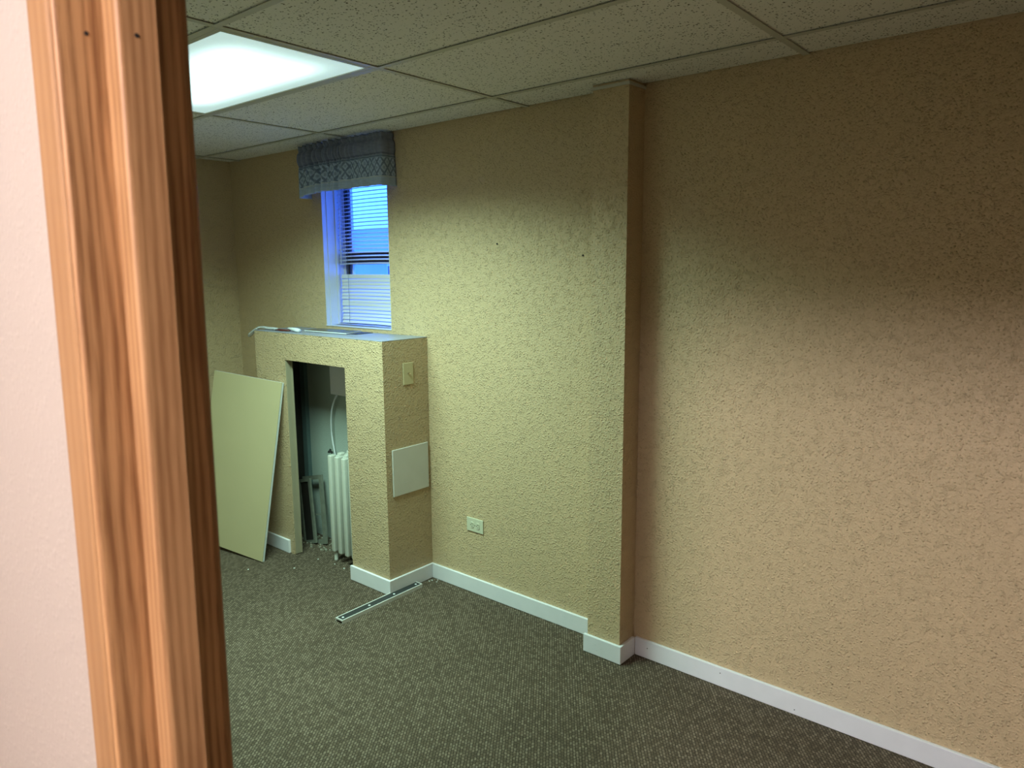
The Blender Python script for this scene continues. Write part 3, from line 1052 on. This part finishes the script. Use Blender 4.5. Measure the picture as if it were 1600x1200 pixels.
# ------------------------------------------------------------------ white plaster chips
chips = [(-2.765, 2.631, 'tiny white plaster chip innermost in the baseboard corner by the enclosure', 1),
         (-2.785, 2.608, 'tiny white plaster chip second from the corner, along the enclosure side baseboard', 1),
         (-2.788, 2.590, 'tiny white plaster chip third from the corner, nearest the metal strip end', 1),
         (-2.750, 2.610, 'tiny white plaster chip near the corner, on the side of the back wall baseboard', 1),
         (-3.517, 2.222, 'tiny white plaster chip on the open carpet in front of the enclosure opening', 0),
         (-3.522, 2.387, 'tiny white plaster chip on the carpet in the middle of the enclosure doorway', 0),
         (-3.385, 2.405, 'tiny white plaster chip on the carpet just in front of the radiator leg', 0),
         (-3.291, 2.400, 'tiny white plaster chip on the carpet right of the radiator leg', 0),
         (-3.706, 2.045, 'tiny white plaster chip on the carpet before the foot of the leaning panel', 0)]
proto = None
for k, (x, y, lab, near) in enumerate(chips):
    if proto is None:
        pts = [(.006 * math.cos(a) * f, .006 * math.sin(a) * f) for a, f in ((0, 1), (1.1, .7), (2.3, .9), (3.5, .6), (4.6, 1))]
        proto = MB().prism(pts, 0, .003).build('plaster_chip', M['gypsum'])
        o = proto
    else:
        o = proto.copy()
        C.objects.link(o)
    o.location = (x, y, 0)
    o.rotation_euler = (0, 0, k * 1.3)
    s_ = .6 + .5 * ((k * 37) % 10) / 10
    o.scale = (s_, s_, s_)
    tag(o, lab, 'chip', 'plaster chips on the carpet')

# ------------------------------------------------------------------ things on the enclosure top
sh = thing('flat_sheet', 'white sheet lying lowest on the enclosure top under the window', 'sheet', (-3.40, 2.56, BT))
MB().hexa([(-3.58, 2.475, BT + .0002), (-3.225, 2.50, BT + .0002), (-3.235, 2.625, BT + .0002), (-3.60, 2.60, BT + .0002),
           (-3.58, 2.475, BT + .003), (-3.225, 2.50, BT + .003), (-3.235, 2.625, BT + .003), (-3.60, 2.60, BT + .003)]).build('board', M['rubber'], sh)
sh['label'] = 'thin grey board lying lowest on the enclosure top under the window'
s2 = thing('flat_sheet', 'thin white-edged dark panel lying flat on the enclosure top below the window', 'sheet', (-3.46, 2.53, BT + .003))


def quad(z0, z1, pts, sc=1.0):
    cx = sum(p[0] for p in pts) / 4
    cy = sum(p[1] for p in pts) / 4
    q = [(cx + (x - cx) * sc, cy + (y - cy) * sc) for x, y in pts]
    return [(x, y, z0) for x, y in q] + [(x, y, z1) for x, y in q]


qd = [(-3.640, 2.452), (-3.262, 2.462), (-3.318, 2.612), (-3.690, 2.585)]
MB().hexa(quad(BT + .0032, BT + .0090, qd)).build('core', M['sheet_white'], s2)
MB().hexa(quad(BT + .0090, BT + .0096, qd, .985)).build('dark_face', M['paper_dark'], s2)

pc = thing('plastic_sleeve', 'clear plastic sleeve with dark red cord and white cap overhanging the enclosure top', 'cord', (-3.95, 2.40, BT))
zt = BT + .010
MB().tube([(-4.150, 2.40, BT - .050), (-4.135, 2.40, BT - .036), (-4.085, 2.40, BT - .012), (-4.035, 2.40, BT + .008), (-3.985, 2.40, zt + .002), (-3.93, 2.40, zt), (-3.845, 2.40, zt), (-3.832, 2.40, zt)],
          .014, 10, .6, radii=[.010, .0165, .0150, .0135, .013, .013, .013, .006]).build('sleeve', M['clear'], pc, True)
MB().tube([(-4.12, 2.40, BT - .026), (-4.07, 2.40, BT - .004), (-4.01, 2.40, BT + .014), (-3.95, 2.40, zt + .004)], .0035, 6).build('inner_strip', M['sheet_white'], pc, True)
MB().cyl((-3.872, 2.40, zt - .002), 'x', .008, .022, 10).build('bead', M['sheet_white'], pc, True)
MB().tube([(-3.850, 2.402, zt - .003), (-3.80, 2.400, zt - .004), (-3.74, 2.398, zt - .004), (-3.70, 2.40, zt)], .0050, 8).tube([(-3.850, 2.394, zt - .005), (-3.79, 2.390, zt - .006), (-3.70, 2.396, zt - .003)], .0036, 8).build('cord', M['red_cord'], pc, True)
MB().tube([(-3.722, 2.398, zt + .008), (-3.715, 2.398, zt + .009), (-3.68, 2.398, zt + .007), (-3.64, 2.398, zt + .003), (-3.612, 2.398, zt), (-3.606, 2.398, zt)],
          .014, 12, .75, radii=[.003, .007, .012, .0165, .015, .008]).build('cap', M['sheet_white'], pc, True)

# ------------------------------------------------------------------ window
win = struct_root('window_1', ((WX0 + WX1) / 2, WY + .15, WZ0))
win['label'] = 'narrow window with white reveal and dark sash above the radiator enclosure'
win['category'] = 'window'
e = .0006
# lining boards
for s_, xw in ((1, WX0), (-1, WX1)):
    def bx(x0_, x1_, *r):
        a, b_ = sorted((xw + s_ * x0_, xw + s_ * x1_))
        return MB().box(a, b_, *r)
    bx(e, .004, WY + .001, WY + .030, WZ0 + .004, WZ1 - .004).build('reveal_bead', M['white_paint'], win)
    bx(e, .008, WY + .0305, WY + .085, WZ0 + .004, WZ1 - .004).build('reveal_board', M['white_paint'], win)
    bx(e, .014, WY + .0855, WY + .099, WZ0 + .004, WZ1 - .004).build('stop', M['white_paint'], win)
    bx(e, .020, WY + .145, WY + .19, WZ0 + .004, WZ1 - .004).build('frame_side', M['white_paint'], win)
    bx(e, .004, WY + .0995, WY + .145, WZ0 + .004, WZ1 - .004).build('reveal_board', M['white_paint'], win)
MB().box(WX0 + e, WX1 - e, WY - .004, WY + .19, WZ0 - .018 + .0182, WZ0 + .004).build('sill', M['white_paint'], win)
MB().box(WX0 + e, WX1 - e, WY + .001, WY + .19, WZ1 - .004, WZ1 - e).build('head', M['white_paint'], win)
SY0, SY1 = WY + .15, WY + .185
a0, a1 = WX0 + .004, WX1 - .004
zr = 1.735         # meeting rail
zb, ztp = WZ0 + .0045, WZ1 - .0045
for nm, z0, z1, yo in (('lower_sash', zb, zr + .02, 0), ('upper_sash', zr + .0202, ztp, 0)):
    xin = .02
    sx0, sx1 = a0 + xin - .004, a1 - xin + .004
    sash = MB().box(sx0, sx0 + .036, SY0 + yo, SY1 + yo, z0, z1, .003).box(sx1 - .036, sx1, SY0 + yo, SY1 + yo, z0, z1, .003)\
        .box(sx0 + .036, sx1 - .036, SY0 + yo, SY1 + yo, z0, z0 + (.04 if yo == 0 else .03), .003).box(sx0 + .036, sx1 - .036, SY0 + yo, SY1 + yo, z1 - .036, z1, .003).build(nm, M['dark_sash'], win)
    gb = MB()
    for q in (sx0 + .036, sx1 - .046):
        gb.box(q, q + .010, SY0 + yo + .014, SY1 + yo - .004, z0 + .03, z1 - .036)
    gb.build('glazing_bead', M['white_paint'], sash)
    MB().box(sx0 + .034, sx1 - .034, SY0 + yo + .02, SY0 + yo + .024, z0 + .028, z1 - .034).build('pane', M['glass'], sash)

# mini blind
bl = thing('window_blind', 'white slatted mini blind in the window, upper slats open and lower ones closed', 'blind', ((WX0 + WX1) / 2, WY + .118, WZ0))
BLY = WY + .114
sx0, sx1 = WX0 + .012, WX1 - .010
MB().box(sx0, sx1, BLY - .013, BLY + .013, WZ1 - .032, WZ1 - .006, .002).build('head_rail', M['slat'], bl)


def slat_mesh():
    me = bpy.data.meshes.new('slat')
    nx_, ny_ = 8, 4
    w = sx1 - sx0
    vs, fs = [], []
    for i in range(nx_ + 1):
        for j in range(ny_ + 1):
            xx = -w / 2 + w * i / nx_
            yy = -.0125 + .025 * j / ny_
            vs.append((xx, yy, .0018 * (1 - (yy / .0125) ** 2) - .004 * ((2 * i / nx_ - 1) ** 2)))
    for i in range(nx_):
        for j in range(ny_):
            a = i * (ny_ + 1) + j
            fs.append((a, a + ny_ + 1, a + ny_ + 2, a + 1))
    me.from_pydata(vs, [], fs)
    me.materials.append(M['slat'])
    for p in me.polygons:
        p.use_smooth = True
    return me


sm_ = slat_mesh()
slats = []
z = WZ1 - .045
while z > 1.725:
    slats.append((z, -22 + random.uniform(-2, 2), random.uniform(-.0015, .0015), 0))
    z -= .0215
z = 1.648
for k in range(14):
    slats.append((z, (-74, -70, -78, -62, -58, -60, -66, -72, -76, -66, -62, -58, -60, -55)[k], random.uniform(-.002, .002), random.uniform(-.4, .4)))
    z -= .0205
for k, (zz, yy) in enumerate(((WZ0 + .016, -.010), (WZ0 + .011, -.030), (WZ0 + .0085, -.052))):
    slats.append((zz, 4 + k, yy, .3))
bloc = Vector(bl['_w'])
for k, (zz, tilt, yy, rz) in enumerate(slats):
    o = bpy.data.objects.new('slat', sm_)
    C.objects.link(o)
    o.parent = bl
    o.location = Vector(((sx0 + sx1) / 2, BLY + yy, zz)) - bloc
    o.rotation_euler = (math.radians(-tilt), math.radians(rz * .5), math.radians(rz))
for xc in (sx0 + .085, sx1 - .075):
    for yc in (BLY - .0135, BLY + .0135):
        MB().tube([(xc, yc, WZ1 - .03), (xc + .001, yc, 1.75), (xc, yc, 1.42), (xc - .003, yc, WZ0 + .02)], .0011, 5).build('ladder_cord', M['cord'], bl)
MB().tube([(sx0 + .030, BLY - .017, WZ1 - .03), (sx0 + .032, BLY - .018, 1.72)], .003, 8).build('tilt_wand', M['slat'], bl, True)

# ------------------------------------------------------------------ valance
va = thing('valance', 'gathered blue-grey patterned valance hung above the window against the ceiling', 'valance', (-3.40, 2.58, 2.12))


def valance_cloth():
    bm = bmesh.new()
    uvl = bm.loops.layers.uv.new('UVMap')
    x0v, x1v, yf = -3.772, -3.032, 2.558
    path = []                                   # (x, y, s, inward normal)
    nret, nfr = 8, 420
    for k in range(nret):
        path.append((x0v, WY - .004 - (WY - .004 - yf) * k / nret, 'L'))
    for k in range(nfr + 1):
        path.append((x0v + (x1v - x0v) * k / nfr, yf, 'F'))
    for k in range(1, nret + 1):
        path.append((x1v, yf + (WY - .004 - yf) * k / nret, 'R'))
    nv = 30
    zt_, zb_ = 2.3945, 2.122
    rows = []
    su = 0
    us = []
    prev = None
    for (x, y, _) in path:
        if prev:
            su += math.hypot(x - prev[0], y - prev[1])
        prev = (x, y)
        us.append(su)
    ph = [random.uniform(0, 6.28) for _ in range(6)]
    for j in range(nv + 1):
        v = j / nv                               # 0 bottom .. 1 top
        row = []
        for (x, y, side), s in zip(path, us):
            tt = (x - x0v) / (x1v - x0v)
            gather = math.exp(-((tt - .36) / .27) ** 2) * .85 + .22
            wav = math.sin(s * 205 + ph[0] + 1.6 * math.sin(s * 23 + ph[1])) * .6 + math.sin(s * 118 + ph[2] + v * 1.6) * .5
            soft = math.sin(s * 74 + ph[3] + .9 * math.sin(s * 19)) * .7 + math.sin(s * 41 + ph[4]) * .5
            up_ = min(1, max(0, (v - .42) / .2))
            amp = .026 * gather * up_ + .009 * gather * (1 - up_)
            d = wav * amp + soft * .012 * (1 - up_ * .7) * (.25 + gather)
            # header ruffle above the rod, rod pocket bulging
            d += .012 * math.exp(-((v - .74) / .14) ** 2) - .015 * math.exp(-((v - .885) / .03) ** 2) - .009 * math.exp(-((v - .60) / .03) ** 2)
            d += .016 * (1 - v) * (1 if side == 'F' else .5)
            zz = zb_ + (zt_ - zb_) * v
            zz -= (1 - v) * .020 * max(0, 1 - tt * 3.5) if side != 'R' else 0
            zz += (.004 * math.sin(s * 118 + ph[5]) * gather - .003) * max(0, (v - .88) / .12)
            zz = min(zz, H - .0008)
            if side == 'F':
                e_ = min(1, tt / .03, (1 - tt) / .03)
                row.append(bm.verts.new((x + .004 * math.sin(s * 80) * up_ * 0, y - d * (.35 + .65 * e_), zz)))
            elif side == 'L':
                row.append(bm.verts.new((x - d * .5, y, zz)))
            else:
                fl = (y - yf) / (WY - yf)
                row.append(bm.verts.new((x + d * .5 + .010 * (1 - v) * fl, min(y, WY - .003), zz)))
        rows.append(row)
    for j in range(nv):
        for i in range(len(path) - 1):
            f = bm.faces.new((rows[j][i], rows[j][i + 1], rows[j + 1][i + 1], rows[j + 1][i]))
            for lp, (ii, jj) in zip(f.loops, ((i, j), (i + 1, j), (i + 1, j + 1), (i, j + 1))):
                lp[uvl].uv = (us[ii], jj / nv)
            f.smooth = True
    me = bpy.data.meshes.new('cloth')
    off = Vector(va['_w'])
    for vv in bm.verts:
        vv.co -= off
    bm.to_mesh(me)
    bm.free()
    me.materials.append(M['fabric'])
    o = bpy.data.objects.new('cloth', me)
    C.objects.link(o)
    o.parent = va
    sd = o.modifiers.new('thickness', 'SOLIDIFY')
    sd.thickness = .0015
    return o


valance_cloth()
rod = MB().tube([(-3.760, WY - .003, 2.318), (-3.760, 2.574, 2.318), (-3.045, 2.574, 2.318), (-3.045, WY - .003, 2.318)], .004, 8, 1.0)
rod.build('rod', M['sheet_white'], va)

# ------------------------------------------------------------------ outdoors
struct('ground', MB().box(-60, 20, WY + .3, 70, -1.0, -.75), M['snow'], 'pale blue ground outside the window', 'ground')
hs = thing('neighbour_house', 'low neighbouring house with pale roof seen through the blind', 'house', (-26, 21, -.75))
MB().box(-34, -20.5, 20, 26, -.75, 2.35).build('wall', M['siding'], hs)
rf = MB()
rf.hexa([(-34.5, 19.5, 2.30), (-20, 19.5, 2.30), (-20, 26.5, 2.30), (-34.5, 26.5, 2.30), (-34.5, 22.9, 3.62), (-20, 22.9, 3.62), (-20, 23.1, 3.62), (-34.5, 23.1, 3.62)])
rf.build('roof', M['shingle'], hs)
for x in (-31, -26.6, -23):
    wf_ = MB().box(x - .55, x + .55, 19.96, 20.02, .6, 1.9).build('window', M['white_paint'], hs)
    MB().box(x - .47, x + .47, 19.94, 19.97, .68, 1.82).build('pane', M['paper_dark'], wf_)
tr = thing('conifer', 'conifer standing behind the neighbouring house roof', 'tree', (-29.2, 28, -.75))
MB().cyl((-29.2, 28, -.75), 'z', .16, 3.0, 8, .08).build('trunk', M['bark'], tr)
lf = MB()
for k in range(7):
    z0 = .6 + k * .75
    r_ = 1.9 - k * .25
    n_ = 14
    ring = [lf.bm.verts.new((-29.2 + r_ * (1 if q % 2 else .72) * math.cos(q * 2 * math.pi / n_ + k), 28 + r_ * (1 if q % 2 else .72) * math.sin(q * 2 * math.pi / n_ + k), z0 - (.25 if q % 2 else 0))) for q in range(n_)]
    tip = lf.bm.verts.new((-29.2, 28, z0 + 1.25))
    low = lf.bm.verts.new((-29.2, 28, z0 + .1))
    for q in range(n_):
        lf.bm.faces.new((ring[q], ring[(q + 1) % n_], tip))
        lf.bm.faces.new((ring[(q + 1) % n_], ring[q], low))
lf.build('foliage', M['needle'], tr)
sb = thing('bare_shrub', 'leafless shrub with thin twigs outside the window', 'shrub', (-9.9, 8.0, -.75))
tw = MB()
for k in range(14):
    a = random.uniform(0, 6.28)
    p = Vector((-9.9 + .1 * math.cos(a), 8 + .1 * math.sin(a), -.75))
    q = [p]
    for s_ in range(5):
        p = p + Vector((math.cos(a) * .16 * random.uniform(.3, 1.3), math.sin(a) * .16 * random.uniform(.3, 1.3), random.uniform(.35, .52)))
        a += random.uniform(-.6, .6)
        q.append(p)
    tw.tube(q, .01, 5, radii=[.014, .012, .010, .008, .006, .004])
tw.build('twigs', M['bark'], sb)

for o in list(bpy.data.objects):
    if '_w' in o:
        del o['_w']
